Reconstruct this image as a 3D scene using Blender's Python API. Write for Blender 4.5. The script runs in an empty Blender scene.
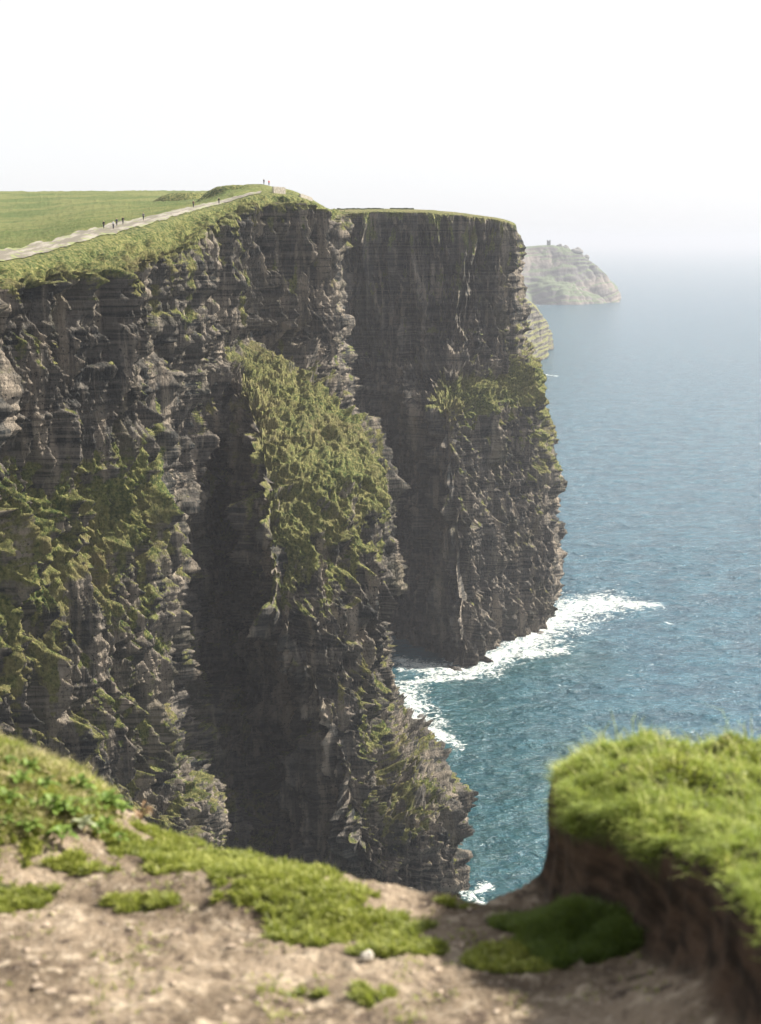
import bpy, math, random
import numpy as np
random.seed(7)
rng = np.random.default_rng(11)
R = math.radians
sc = bpy.context.scene
col = sc.collection

# ------------------------------------------------------------------ camera
H = 160.0                     # eye height above the sea
PITCH = R(10.6)
FPX = 80.0 / 56.0 * 1024
CP, SP = math.cos(PITCH), math.sin(PITCH)

def at(px, py, Y):
    u = (px - 380.5) / FPX; v = (512 - py) / FPX
    k = Y / (CP + v * SP)
    return np.array([u * k, Y, H + (-SP + v * CP) * k])

def atz(px, z, Y):
    """point of height z at depth Y seen in column px"""
    e = (z - H) / Y
    # v from elevation: e = (-SP+v CP)/(CP+v SP)
    v = (e * CP + SP) / (CP - e * SP)
    k = Y / (CP + v * SP)
    return np.array([(px - 380.5) / FPX * k, Y, z])

def sea_at(px, py):
    v = (512 - py) / FPX
    k = -H / (-SP + v * CP)
    return np.array([(px - 380.5) / FPX * k, k * (CP + v * SP)])

cam = bpy.data.cameras.new('camera'); camo = bpy.data.objects.new('camera', cam)
col.objects.link(camo); sc.camera = camo
camo.location = (0, 0, H); camo.rotation_euler = (R(90) - PITCH, 0, 0)
cam.sensor_fit = 'VERTICAL'; cam.sensor_height = 56; cam.sensor_width = 41.6; cam.lens = 80
cam.clip_start = 0.1; cam.clip_end = 90000
cam.dof.use_dof = True; cam.dof.focus_distance = 380; cam.dof.aperture_fstop = 4.4

# ------------------------------------------------------------------ light
SUN_AZ, SUN_EL = 73, 41       # degrees to the right of the view, above the horizon
sv = (math.sin(R(SUN_AZ)) * math.cos(R(SUN_EL)), math.cos(R(SUN_AZ)) * math.cos(R(SUN_EL)), math.sin(R(SUN_EL)))
sun = bpy.data.lights.new('sun', 'SUN'); sun.energy = 5.0; sun.angle = R(0.6); sun.color = (1, .925, .80)
suno = bpy.data.objects.new('sun', sun); col.objects.link(suno)
from mathutils import Vector
suno.rotation_euler = Vector(sv).to_track_quat('Z', 'Y').to_euler()
w = bpy.data.worlds.new('World'); sc.world = w; w.use_nodes = True
nt = w.node_tree; nt.nodes.clear()
sky = nt.nodes.new('ShaderNodeTexSky'); sky.sky_type = 'NISHITA'; sky.sun_disc = False
sky.sun_elevation = R(SUN_EL); sky.sun_rotation = R(SUN_AZ); sky.air_density = 1.0; sky.dust_density = 2.0; sky.ozone_density = 1.0; sky.altitude = 100
hs = nt.nodes.new('ShaderNodeHueSaturation'); hs.inputs['Saturation'].default_value = .35
bg = nt.nodes.new('ShaderNodeBackground'); bg.inputs['Strength'].default_value = .087
out = nt.nodes.new('ShaderNodeOutputWorld')
mxs = nt.nodes.new('ShaderNodeMix'); mxs.data_type = 'RGBA'; mxs.inputs[0].default_value = .8
mxs.inputs[7].default_value = (3.48, 3.50, 3.60, 1)      # thin bright overcast veil
nt.links.new(sky.outputs[0], hs.inputs['Color']); nt.links.new(hs.outputs[0], mxs.inputs[6]); nt.links.new(mxs.outputs[2], bg.inputs[0]); nt.links.new(bg.outputs[0], out.inputs[0])
sc.view_settings.view_transform = 'Standard'; sc.view_settings.look = 'None'
sc.view_settings.exposure = 1.7; sc.view_settings.gamma = 1
sc.render.engine = 'CYCLES'
sc.cycles.use_denoising = True
sc.cycles.max_bounces = 6; sc.cycles.diffuse_bounces = 3; sc.cycles.volume_bounces = 1
sc.cycles.sample_clamp_indirect = 6

# ------------------------------------------------------------------ noise
def _tab(seed):
    r = np.random.default_rng(seed)
    p = r.permutation(256); p = np.concatenate([p, p])
    g = r.normal(size=(256, 3)); g /= np.linalg.norm(g, axis=1)[:, None]
    return p, g.astype(np.float32)
_tabs = {}
def perlin(x, y, z, seed=0):
    if seed not in _tabs: _tabs[seed] = _tab(seed)
    p, g = _tabs[seed]
    x, y, z = np.broadcast_arrays(np.asarray(x, dtype=np.float64), y, z)
    xi = np.floor(x).astype(np.int64); yi = np.floor(y).astype(np.int64); zi = np.floor(z).astype(np.int64)
    xf = (x - xi).astype(np.float32); yf = (y - yi).astype(np.float32); zf = (z - zi).astype(np.float32)
    f = lambda t: t * t * t * (t * (t * 6 - 15) + 10)
    u, v, ww = f(xf), f(yf), f(zf)
    xi &= 255; yi &= 255; zi &= 255
    res = 0
    for dx in (0, 1):
        px = p[(xi + dx) & 255]
        wx = u if dx else 1 - u
        for dy in (0, 1):
            py = p[(px + yi + dy) & 511 if False else (px + ((yi + dy) & 255))]
            wy = v if dy else 1 - v
            for dz in (0, 1):
                gi = p[py + ((zi + dz) & 255)]
                wz = ww if dz else 1 - ww
                gg = g[gi]
                res = res + wx * wy * wz * (gg[..., 0] * (xf - dx) + gg[..., 1] * (yf - dy) + gg[..., 2] * (zf - dz))
    return res * 1.6
def fbm(x, y, z, seed=0, oct=4, gain=.5, lac=2.03):
    a, s, t = 1., 0., 0.
    for i in range(oct):
        s = s + a * perlin(x, y, z, seed + i); t += a
        a *= gain; x = x * lac; y = y * lac; z = z * lac
    return s / t
def sst(a, b, x):
    t = np.clip((x - a) / (b - a), 0, 1); return t * t * (3 - 2 * t)

# ------------------------------------------------------------------ mesh helpers
def tag(o, label=None, cat=None, group=None, kind=None):
    if label: o['label'] = label
    if cat: o['category'] = cat
    if group: o['group'] = group
    if kind: o['kind'] = kind
    return o
def mesh_obj(name, verts, faces, mat=None, parent=None, smooth=True, attrs=None):
    """faces: (n,4) or (n,3) int array, or a list"""
    me = bpy.data.meshes.new(name)
    if isinstance(faces, np.ndarray):
        n, k = faces.shape
        me.vertices.add(len(verts)); me.vertices.foreach_set('co', np.asarray(verts, dtype=np.float32).ravel())
        me.loops.add(n * k); me.loops.foreach_set('vertex_index', faces.astype(np.int32).ravel())
        me.polygons.add(n); me.polygons.foreach_set('loop_start', np.arange(0, n * k, k, dtype=np.int32))
        me.update(calc_edges=True)
    else:
        me.from_pydata([tuple(map(float, v)) for v in verts], [], faces); me.update()
    me.polygons.foreach_set('use_smooth', np.full(len(me.polygons), smooth))
    for an, arr in (attrs or {}).items():
        a = me.attributes.new(an, 'FLOAT', 'POINT'); a.data.foreach_set('value', np.asarray(arr, dtype=np.float32).ravel())
    if mat: me.materials.append(mat)
    o = bpy.data.objects.new(name, me); col.objects.link(o)
    if parent: o.parent = parent
    return o
def grid_faces(nr, nc, flip=False):
    i = np.arange(nr - 1)[:, None] * nc + np.arange(nc - 1)[None, :]
    f = np.stack([i, i + 1, i + nc + 1, i + nc], -1).reshape(-1, 4)
    return f[:, ::-1] if flip else f
def grid_normals(P):
    du = np.gradient(P, axis=1); dv = np.gradient(P, axis=0)
    n = np.cross(du, dv); return n / (np.linalg.norm(n, axis=2, keepdims=True) + 1e-9)
def empty(name, loc, rz=0):
    o = bpy.data.objects.new(name, None); col.objects.link(o)
    o.location = loc; o.rotation_euler = (0, 0, rz); o.empty_display_size = .3
    return o
def copy_tree(o, parent=None):
    c = o.copy(); col.objects.link(c); c.parent = parent
    for ch in list(o.children): copy_tree(ch, c)
    return c

# ------------------------------------------------------------------ materials
class NT:
    def __init__(s, name):
        s.m = bpy.data.materials.new(name); s.m.use_nodes = True; s.t = s.m.node_tree; s.t.nodes.clear()
        s.out = s.n('OutputMaterial'); s._tc = None
    def n(s, kind, **kw):
        nd = s.t.nodes.new('ShaderNode' + kind)
        for k, v in kw.items(): setattr(nd, k, v)
        return nd
    def set(s, sock, v):
        if v is None: return
        if hasattr(v, 'is_output') or isinstance(v, bpy.types.NodeSocket): s.t.links.new(v, sock)
        else:
            if isinstance(v, (tuple, list)) and len(v) == 3 and sock.type == 'RGBA': v = (*v, 1)
            sock.default_value = v
    def obj(s):
        if not s._tc: s._tc = s.n('NewGeometry')
        return s._tc.outputs['Position']
    def scale(s, v, sc3):
        m = s.n('Mapping'); s.set(m.inputs['Vector'], v); m.inputs['Scale'].default_value = sc3; return m.outputs[0]
    def noise(s, vec, scale, detail=4, rough=.5, dist=0):
        nd = s.n('TexNoise'); s.set(nd.inputs['Vector'], vec); nd.inputs['Scale'].default_value = scale
        nd.inputs['Detail'].default_value = detail; nd.inputs['Roughness'].default_value = rough; nd.inputs['Distortion'].default_value = dist
        return nd.outputs['Fac']
    def voro(s, vec, scale, feature='F1'):
        nd = s.n('TexVoronoi', feature=feature); s.set(nd.inputs['Vector'], vec); nd.inputs['Scale'].default_value = scale
        return nd.outputs['Distance']
    def attr(s, name):
        return s.n('Attribute', attribute_name=name).outputs['Fac']
    def mix(s, f, a, b, mode='MIX'):
        nd = s.n('Mix', data_type='RGBA', blend_type=mode)
        s.set(nd.inputs[0], f); s.set(nd.inputs[6], a); s.set(nd.inputs[7], b); return nd.outputs[2]
    def math(s, op, a, b=None, c=None):
        nd = s.n('Math', operation=op); s.set(nd.inputs[0], a)
        if b is not None: s.set(nd.inputs[1], b)
        if c is not None: s.set(nd.inputs[2], c)
        return nd.outputs[0]
    def ramp(s, f, a, b, lo=0., hi=1.):
        nd = s.n('MapRange', interpolation_type='SMOOTHSTEP'); s.set(nd.inputs[0], f)
        nd.inputs[1].default_value = a; nd.inputs[2].default_value = b; nd.inputs[3].default_value = lo; nd.inputs[4].default_value = hi
        return nd.outputs[0]
    def bump(s, h, strength, dist, prev=None):
        nd = s.n('Bump'); s.set(nd.inputs['Height'], h); nd.inputs['Strength'].default_value = strength
        nd.inputs['Distance'].default_value = dist
        if prev is not None: s.set(nd.inputs['Normal'], prev)
        return nd.outputs[0]
    def pbsdf(s, color, rough=.9, normal=None, spec=.3, **kw):
        b = s.n('BsdfPrincipled'); s.set(b.inputs['Base Color'], color); s.set(b.inputs['Roughness'], rough)
        b.inputs['Specular IOR Level'].default_value = spec
        for k, v in kw.items(): s.set(b.inputs[k], v)
        if normal is not None: s.set(b.inputs['Normal'], normal)
        return b.outputs[0]
    def done(s, sh):
        s.set(s.out.inputs['Surface'], sh); return s.m

def cliff_material(name, gs=1.0, rockmul=1.0, fine=1.0):
    s = NT(name); P = s.obj()
    # rock: strata, vertical stains, fine mottling
    strata = s.noise(s.scale(P, (.035, .035, .45)), 1.0, 5, .6, .3)
    stain = s.noise(s.scale(P, (.28, .28, .03)), 1.0, 4, .6, .4)
    mott = s.noise(P, 1.7, 6, .7)
    rk = s.mix(s.ramp(strata, .35, .65), (.018 * rockmul, .0225 * rockmul, .025 * rockmul), (.130 * rockmul, .118 * rockmul, .104 * rockmul))
    rk = s.mix(s.ramp(stain, .46, .66), rk, (.30 * rockmul, .255 * rockmul, .205 * rockmul))
    rk = s.mix(s.ramp(mott, .46, .34), rk, (.012 * rockmul, .0155 * rockmul, .0175 * rockmul))
    rk = s.mix(s.ramp(s.noise(P, .06, 3), .5, .7, 0, .5), rk, (.085, .080, .045))
    # grass
    g1 = s.noise(P, .10 * gs, 5, .6); g2 = s.noise(P, 1.3, 5, .7)
    gr = s.mix(s.ramp(g1, .36, .62), (.058, .088, .022), (.120, .138, .040))
    gr = s.mix(s.ramp(g2, .44, .66), gr, (.235, .220, .085))
    gr = s.mix(s.ramp(g2, .50, .34), gr, (.022, .040, .011))
    a = s.attr('grass'); dry = s.attr('dry')
    gr = s.mix(s.math('MULTIPLY', dry, s.ramp(s.noise(P, .5, 4, .6), .3, .6)), gr, (.175, .145, .072))
    f = s.math('ADD', a, s.math('MULTIPLY', s.math('SUBTRACT', s.noise(P, .8, 5, .7), .5), 1.3))
    f = s.ramp(f, .30, .80)
    gr = s.mix(s.math('MULTIPLY', s.attr('field'), s.ramp(s.noise(P, .35, 5, .7), .35, .6, .45, .95)), gr, s.mix(s.ramp(s.noise(s.scale(P, (1, .6, 1)), .035, 7, .7), .40, .60), (.080, .118, .030), (.165, .180, .062)))
    thin = s.noise(s.scale(P, (.02, .02, 1.5)), 1.0, 3, .6, .15)
    pm = s.ramp(s.noise(P, .07, 4, .6), .38, .62, .15, 1.0)
    rk = s.mix(s.math('MULTIPLY', pm, s.ramp(thin, .53, .60, 0, .55)), rk, (.235 * rockmul, .205 * rockmul, .17 * rockmul))
    rk = s.mix(s.math('MULTIPLY', pm, s.ramp(thin, .46, .40, 0, .6)), rk, (.012, .015, .017))
    c = s.mix(f, rk, gr)
    crack = s.noise(s.scale(P, (1.1, 1.1, .22)), 1.0, 6, .7, .6)
    lay = s.noise(s.scale(P, (.25, .25, 2.2)), 1.0, 4, .6)
    n = s.bump(crack, 1.0 * fine, 2.0)
    n = s.bump(lay, .4 * fine, .4, n)
    n = s.bump(s.noise(P, 3.0, 4, .7), .7 * fine, .25, n)
    return s.done(s.pbsdf(c, .95, n, .15))

# ------------------------------------------------------------------ loft
def pchip(P, t):
    """P (k, ...) control points at 0..k-1, t sample params -> monotone cubic"""
    k = len(P); d = P[1:] - P[:-1]
    m = np.zeros_like(P)
    a, b = d[:-1], d[1:]
    same = (a * b) > 0
    with np.errstate(divide='ignore', invalid='ignore'):
        hm = 2 * a * b / (a + b)
    m[1:-1] = np.where(same, hm, 0)
    m[0], m[-1] = d[0], d[-1]
    i = np.clip(np.floor(t).astype(int), 0, k - 2); f = t - i
    sh = (-1,) + (1,) * (P.ndim - 1); f = f.reshape(sh)
    h00 = 2 * f**3 - 3 * f**2 + 1; h10 = f**3 - 2 * f**2 + f; h01 = -2 * f**3 + 3 * f**2; h11 = f**3 - f**2
    return h00 * P[i] + h10 * m[i] + h01 * P[i + 1] + h11 * m[i + 1]
def params(n_per):
    t = []
    for i, n in enumerate(n_per): t.append(i + np.arange(n) / n)
    return np.concatenate(t + [np.array([float(len(n_per))])])
def loft(ctrl, ncol, nrow):
    tu, tv = params(ncol), params(nrow)
    A = pchip(np.asarray(ctrl, float), tv)                     # rows
    A = pchip(A.transpose(1, 0, 2), tu).transpose(1, 0, 2)
    return A, tu, tv

def rock_disp(P, N, amp=1.0, seed=0, big=1.0):
    """displacement distance along the outward normal, metres"""
    x, y, z = P[..., 0], P[..., 1], P[..., 2]
    wx = x + 3 * fbm(x / 26, y / 26, z / 45, seed + 90, 2); wy = y + 3 * fbm(x / 26, y / 26, z / 45, seed + 95, 2)
    rb = lambda a, L, Lz, sd, p=.8: a * (np.abs(perlin(wx / L, wy / L, z / Lz, sd)) ** p * 2.2 - .7)
    mod = .65 + .7 * sst(-.3, .4, fbm(x / 30, y / 30, z / 22, seed + 12, 2))
    mod2 = .5 + .9 * sst(-.25, .35, fbm(x / 14, y / 14, z / 12, seed + 14, 2))
    def rg(a, L, Lz, sd, k=2.6, p=1.6):            # sharp fins standing out of broad gullies
        n = np.clip(np.abs(perlin(wx / L, wy / L, z / Lz, sd)) * k, 0, 1)
        return a * ((1 - n) ** p * 1.7 - .55)
    mod2 = .45 + .9 * sst(-.25, .35, fbm(x / 14, y / 14, z / 12, seed + 14, 2))
    d = big * rb(4.6, 24, 130, seed + 1, 1.0)
    d += rg(2.4, 12, 90, seed + 2) * mod
    d += rg(2.1, 5.2, 48, seed + 3) * mod2
    d += rg(1.25, 2.3, 20, seed + 4) * mod2
    d += rg(.75, 1.1, 8.0, seed + 5)
    d += .26 * perlin(x / .6, y / .6, z / 1.2, seed + 11)
    # bedding: hard beds stand out, soft beds weather back
    zz = z + 1.2 * perlin(x / 60, y / 60, 0, seed + 6)
    d += .7 * np.tanh(5 * perlin(x / 70, y / 70, zz / 8.0, seed + 7))
    d += .42 * np.tanh(6 * perlin(x / 130, y / 130, zz / 2.8, seed + 8)) + .22 * np.tanh(6 * perlin(x / 90, y / 90, zz / 1.3, seed + 21))
    d += .10 * np.tanh(6 * perlin(x / 18, y / 18, zz / .95, seed + 16))
    # joints: angular blocks at three sizes
    d += .9 * np.tanh(9 * perlin(x / 8, y / 8, z / 30, seed + 9))
    d += .7 * np.tanh(9 * perlin(x / 3.4, y / 3.4, z / 17, seed + 10))
    d += .32 * np.tanh(9 * perlin(x / 1.6, y / 1.6, z / 7, seed + 13))
    # deep vertical clefts
    d -= big * 5.5 * np.exp(-(perlin(wx / 17, wy / 17, z / 85, seed + 17) / .07) ** 2) * sst(-.25, .1, perlin(x / 30, y / 30, z / 30, seed + 18))
    d -= 2.4 * np.exp(-(perlin(wx / 7, wy / 7, z / 40, seed + 19) / .08) ** 2) * sst(-.2, .15, perlin(x / 13, y / 13, z / 16, seed + 20))
    d -= 1.0 + 3.0 * sst(.26, .32, perlin(x / 6, y / 6, z / 15, seed + 15))
    return d * amp

def boxblur(a, r, ax):
    c = np.cumsum(np.concatenate([np.repeat(np.take(a, [0], ax), r + 1, ax), a, np.repeat(np.take(a, [-1], ax), r, ax)], ax), ax)
    n = a.shape[ax]; return (np.take(c, range(2 * r + 1, n + 2 * r + 1), ax) - np.take(c, range(0, n), ax)) / (2 * r + 1)
def soften(a, r=5): return boxblur(boxblur(a, r, 0), r, 1)
# ------------------------------------------------------------------ main cliff
zr = [-4, 10, 22, 30, 40, 55, 65, 80, 100, 112, 121, 130, 140]
#        A     B    C    D    E    F    G    H    I    J    K    L
ctrl_px = {
 -4:  [-400,  20, 125, 215, 225, 290, 390, 470, 435, 400, 385, 380],
 10:  [-400,  16, 120, 212, 222, 285, 378, 462, 430, 396, 380, 380],
 22:  [-400,  12, 112, 205, 215, 272, 362, 444, 410, 390, 378, 380],
 30:  [-400,   8, 106, 198, 208, 262, 355, 398, 382, 385, 375, 375],
 40:  [-400,   5, 100, 205, 208, 252, 345, 374, 366, 378, 370, 370],
 55:  [-400,   2,  96, 174, 194, 240, 325, 364, 358, 370, 365, 365],
 65:  [-400,   0,  94, 166, 194, 236, 302, 378, 368, 365, 360, 360],
 80:  [-400,   0,  92, 162, 190, 232, 274, 390, 378, 355, 350, 355],
 100: [-400,   0,  90, 160, 188, 228, 268, 386, 374, 348, 346, 352],
 112: [-400,   0,  90, 160, 186, 226, 262, 350, 352, 344, 344, 350],
 121: [-400,   0,  90, 170, 188, 222, 252, 312, 330, 337, 340, 348],
 130: [-400,   0,  90, 168, 190, 220, 242, 266, 302, 334, 338, 348],
 140: [-400,   0,  90, 166, 190, 222, 250, 272, 300, 333, 337, 348]}
ctrl_Y = {
 -4:  [130, 198, 235, 272, 312, 335, 306, 333, 398, 455, 530, 640],
 10:  [131, 200, 237, 274, 316, 338, 308, 338, 400, 456, 532, 640],
 22:  [132, 203, 240, 278, 320, 342, 311, 343, 402, 457, 534, 640],
 30:  [133, 205, 242, 281, 326, 346, 313, 346, 403, 458, 535, 640],
 40:  [134, 208, 244, 284, 336, 362, 316, 349, 404, 459, 536, 640],
 55:  [136, 211, 247, 288, 348, 372, 319, 354, 406, 460, 537, 640],
 65:  [137, 213, 249, 291, 356, 378, 321, 358, 407, 461, 538, 640],
 80:  [138, 216, 252, 294, 362, 384, 322, 362, 408, 462, 538, 640],
 100: [140, 220, 256, 298, 362, 386, 334, 374, 415, 463, 540, 640],
 112: [143, 226, 262, 303, 350, 376, 352, 388, 428, 464, 540, 640],
 121: [147, 232, 267, 307, 345, 378, 372, 404, 438, 465, 540, 640],
 130: [148, 233, 268, 308, 342, 377, 398, 424, 443, 465, 540, 640],
 140: [149, 234, 269, 309, 341, 376, 412, 431, 445, 465, 540, 640]}
# land rows (px, py, Y) : edge, slope, path near edge, path far edge, field, skyline
land = [
 [(-400,300,150),(0,283,235),(90,278,270),(165,266,310),(190,247,340),(222,222,375),(250,206,413),(272,204,432),(300,205,446),(332,215,465),(337,214,540),(348,214,640)],
 [(-400,287,165),(0,271,245),(90,257,285),(165,241,327),(192,227,360),(224,211,395),(252,201,425),(273,199,440),(300,200,452),(331,211,468),(337,212,545),(348,212,650)],
 [(-400,277,180),(0,261,256),(90,239,301),(165,219.5,350),(196,210,386),(226,203,415),(254,194.5,440),(274,193,452),(300,197,458),(330,210,472),(337,212,550),(348,212,660)],
 [(-400,268,192),(0,249,271),(90,228,322),(165,212.5,373),(198,205,406),(228,198.5,432),(256,192,450),(275,190,460),(300,195,464),(330,210,478),(337,212,560),(348,212,670)],
 [(-400,225,420),(0,220,470),(90,209,500),(165,202.5,540),(200,199,560),(230,190,462),(257,187,462),(276,188,468),(300,194,472),(330,211,486),(337,213,570),(348,213,690)],
 [(-400,193,950),(0,193,950),(90,193,950),(165,193,930),(205,193,860),(232,186,500),(258,185,480),(278,188,478),(300,194,484),(330,213,500),(337,215,590),(348,215,720)],
]
ctrl = []
for z in zr: ctrl.append([atz(px, z, Y) for px, Y in zip(ctrl_px[z], ctrl_Y[z])])
for row in land: ctrl.append([at(*p) for p in row])
last = [p.copy() for p in ctrl[-1]]
for i, p in enumerate(last):
    p[1] += 350 if i < 5 else 120; p[2] -= 22 if i < 5 else 14; p[0] *= (p[1] / (ctrl[-1][i][1]))
ctrl.append(last)
ctrl = np.array(ctrl)
NZ = len(zr)
ncol = [34, 300, 320, 130, 130, 200, 330, 150, 130, 80, 14]
nrow = [40, 44, 34, 46, 66, 46, 70, 92, 56, 44, 44, 48, 48,   30, 24, 20, 50, 50, 12]
A, tu, tv = loft(ctrl, ncol, nrow)
N = grid_normals(A)
TV = tv[:, None] * np.ones(len(tu))[None]; TU = np.ones(len(tv))[:, None] * tu[None]
# outward = towards the sea (right / camera)
sgn = np.sign(np.mean(N[:200, :, 0] * .8 - N[:200, :, 1] * .6)); N *= sgn
Nh = N.copy(); Nh[..., 2] *= .12 + .88 * sst(.12, .42, np.abs(soften(N[..., 2], 8))) * (1 - sst(NZ - 2, NZ - 1, TV)); Nh /= np.linalg.norm(Nh, axis=2, keepdims=True) + 1e-9
wr = 1 - sst(NZ - .25, NZ + .9, TV)                      # rock weight, fades on the grass slope
spur = np.exp(-(np.abs(TU - 6.6) / .8) ** 3) * sst(6.2, 8.2, TV) * (1 - sst(10.5, 11.7, TV))   # turf slope of the spur
D = rock_disp(A, N, 1.0, 3, big=1.0)
soft = 1.1 * fbm(A[..., 0] / 7, A[..., 1] / 7, A[..., 2] / 9, 50, 4) + .9 * np.abs(perlin(A[..., 0] / 3.2, A[..., 1] / 3.2, A[..., 2] / 5, 57)) - .3
run = np.abs(perlin((A[..., 0] + .5 * A[..., 2]) / 3.0, (A[..., 1] + .3 * A[..., 2]) / 3.0, A[..., 2] / 30, 52)) * 2 - .6
tuss = .35 * fbm(A[..., 0] / 1.3, A[..., 1] / 1.3, A[..., 2] / 1.3, 53, 2)
D = D * (1 - .72 * spur) + spur * (soft * .8 + run * 1.3 + tuss)
M = A + Nh * (D * wr)[..., None] + N * ((soft * 2.4) * (1 - wr) * (1 - sst(NZ + 1., NZ + 1.9, TV)))[..., None]
gul = np.maximum(0, perlin(A[..., 0] / 9, A[..., 1] / 9, 0, 61) + .1) * 3.0
M[..., 2] -= gul * np.exp(-((TV - (NZ + .35)) / .45) ** 2)
M[..., 2] += .7 * fbm(A[..., 0] / 60, A[..., 1] / 60, 0, 63, 3) * sst(NZ + 3, NZ + 4, TV) + .9 * np.maximum(0, fbm(A[..., 0] / 5, A[..., 1] / 5, 0, 66, 3)) * sst(NZ + 3.02, NZ + 3.12, TV)
N2 = grid_normals(M) * sgn
nz = .4 * N2[..., 2] + .6 * soften(N2[..., 2], 6)
X, Y_, Z = M[..., 0], M[..., 1], M[..., 2]
reg = .34 * fbm(X / 16, Y_ / 16, Z / 12, 70, 4) + .05
reg += .30 * sst(.0, .5, perlin(X / 2.6, Y_ / 2.6, Z / 14, 74)) + .25 * (1 - sst(0, 1.6, NZ - TV)) * (TV < NZ)
reg += .30 * np.exp(-((Z - 108) / 12) ** 2) * (TU < 3.3)                     # turf ledge of the left buttress
reg += (.40 + .25 * fbm(X / 9, Y_ / 9, Z / 9, 71, 3)) * spur
reg += .20 * np.exp(-((TU - 6.7) / .5) ** 2) * (TV > 2) * (TV < 6)
reg += .10 * (TU < 3.3) * (Z < 122)
reg -= .14 * sst(112, 128, Z) * (1 - sst(NZ - .4, NZ + .1, TV))
reg -= .10 * (Z < 80) * (TU > 5.2)
reg += .03 * (Z < 130) + .12 * sst(112, 124, Z) * (TU > 3.2) * (TU < 6)
g = sst(.26, .80, nz * .8 + reg * 1.35) * .95
g = np.maximum(g, sst(NZ - .25, NZ + .25, TV + .28 * perlin(X / 7, Y_ / 7, 0, 72)))
dry = np.clip(.35 + .9 * fbm(X / 18, Y_ / 18, Z / 18, 77, 2), 0, 1) * (1 - .9 * sst(NZ + .2, NZ + 1, TV))
m_cliff = cliff_material('cliff_rock_and_turf')
o = mesh_obj('cliff', M.reshape(-1, 3), grid_faces(*M.shape[:2], flip=(sgn < 0)), m_cliff, attrs={'grass': g, 'dry': dry, 'field': sst(NZ + 2.6, NZ + 3.4, TV)})
tag(o, kind='structure')
CLIFF = M

# the cliff path: a worn strip laid on the turf between the two path rows
i0 = np.searchsorted(tv, NZ + 2 - .02) ; i1 = np.searchsorted(tv, NZ + 3 + .02)
j1 = np.searchsorted(tu, 6.3)
S = CLIFF[i0 - 4:i1 + 2, :j1].copy()
ww_ = np.linspace(0, 1, S.shape[0])[:, None]
edge = .10 + .10 * perlin(S[..., 0] / 8, S[..., 1] / 8, 0, 81)
S[..., 2] += .18
m = NT('path_gravel'); P = m.obj()
pa = m.attr('across')
ruts = m.ramp(m.noise(m.scale(P, (.5, .08, .5)), 1.0, 4, .6), .40, .62)
ruts = m.math('MULTIPLY', ruts, m.ramp(m.math('ABSOLUTE', m.math('SUBTRACT', m.math('ADD', pa, m.math('MULTIPLY', m.math('SUBTRACT', m.noise(P, .12, 3), .5), .5)), .5)), .03, .13, .15, 1))
c_ = m.mix(ruts, (.095, .085, .068), (.19, .175, .15))
c_ = m.mix(m.ramp(m.math('ADD', m.noise(P, .45, 4), m.math('MULTIPLY', m.math('ABSOLUTE', m.math('SUBTRACT', pa, .5)), .22)), .60, .70), c_, (.13, .15, .06))
m_path = m.done(m.pbsdf(c_, .95, m.bump(m.noise(P, 2, 4), .6, .2)))
# ragged sides: keep only the faces inside a wandering margin
nr_, nc_ = S.shape[:2]
F = grid_faces(nr_, nc_, flip=(sgn < 0))
lo = .12 + .16 * perlin(S[0, :, 0] / 7, S[0, :, 1] / 7, 0, 83) + .05 * perlin(S[0, :, 0] / 2, S[0, :, 1] / 2, 0, 84)
hi = .88 + .16 * perlin(S[0, :, 0] / 7, S[0, :, 1] / 7, 5, 83) + .05 * perlin(S[0, :, 0] / 2, S[0, :, 1] / 2, 7, 84)
newS = S.copy()
for j in range(nc_):
    q = np.clip(np.linspace(lo[j], hi[j], nr_), 0, 1) * (nr_ - 1); a_ = np.floor(q).astype(int).clip(0, nr_ - 2); f_ = (q - a_)[:, None]
    newS[:, j] = S[a_, j] * (1 - f_) + S[a_ + 1, j] * f_
o = mesh_obj('path', newS.reshape(-1, 3), F, m_path, attrs={'across': (ww_ * np.ones(nc_)[None])})
tag(o, kind='structure')
def path_pt(u, v):
    j = int(np.argmin(np.abs(tu - u))); i = int(round(v * (nr_ - 1)))
    return newS[i, j]

# ------------------------------------------------------------------ far cliff of the bay
zr2 = [-4, 20, 40, 60, 80, 96, 104, 120, 145]
#          d0    d1   d2   d3   d4   d5   d6   d7   d8
px2 = {
 -4:  [300, 350, 392, 428, 466, 513, 556, 550, 520],
 20:  [300, 350, 390, 426, 463, 512, 555, 550, 520],
 40:  [300, 350, 390, 424, 460, 510, 552, 546, 518],
 60:  [300, 348, 390, 422, 456, 508, 549, 542, 516],
 80:  [300, 345, 390, 420, 450, 504, 542, 538, 514],
 96:  [300, 342, 388, 420, 446, 500, 538, 534, 512],
 104: [300, 340, 386, 422, 448, 498, 532, 530, 510],
 120: [300, 338, 384, 425, 462, 500, 517, 520, 508],
 145: [300, 336, 383, 428, 466, 500, 513, 516, 506]}
Y2 = {
 -4:  [620, 606, 590, 556, 535, 572, 614, 680, 800],
 20:  [622, 610, 596, 562, 538, 574, 614, 680, 800],
 40:  [624, 612, 600, 566, 541, 576, 614, 680, 800],
 60:  [626, 614, 602, 568, 544, 578, 614, 680, 800],
 80:  [628, 613, 600, 566, 547, 580, 614, 680, 800],
 96:  [630, 608, 592, 566, 551, 582, 614, 680, 800],
 104: [632, 604, 590, 580, 570, 592, 616, 680, 800],
 120: [634, 606, 600, 596, 594, 600, 618, 680, 800],
 145: [636, 608, 602, 600, 600, 604, 620, 680, 800]}
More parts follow.
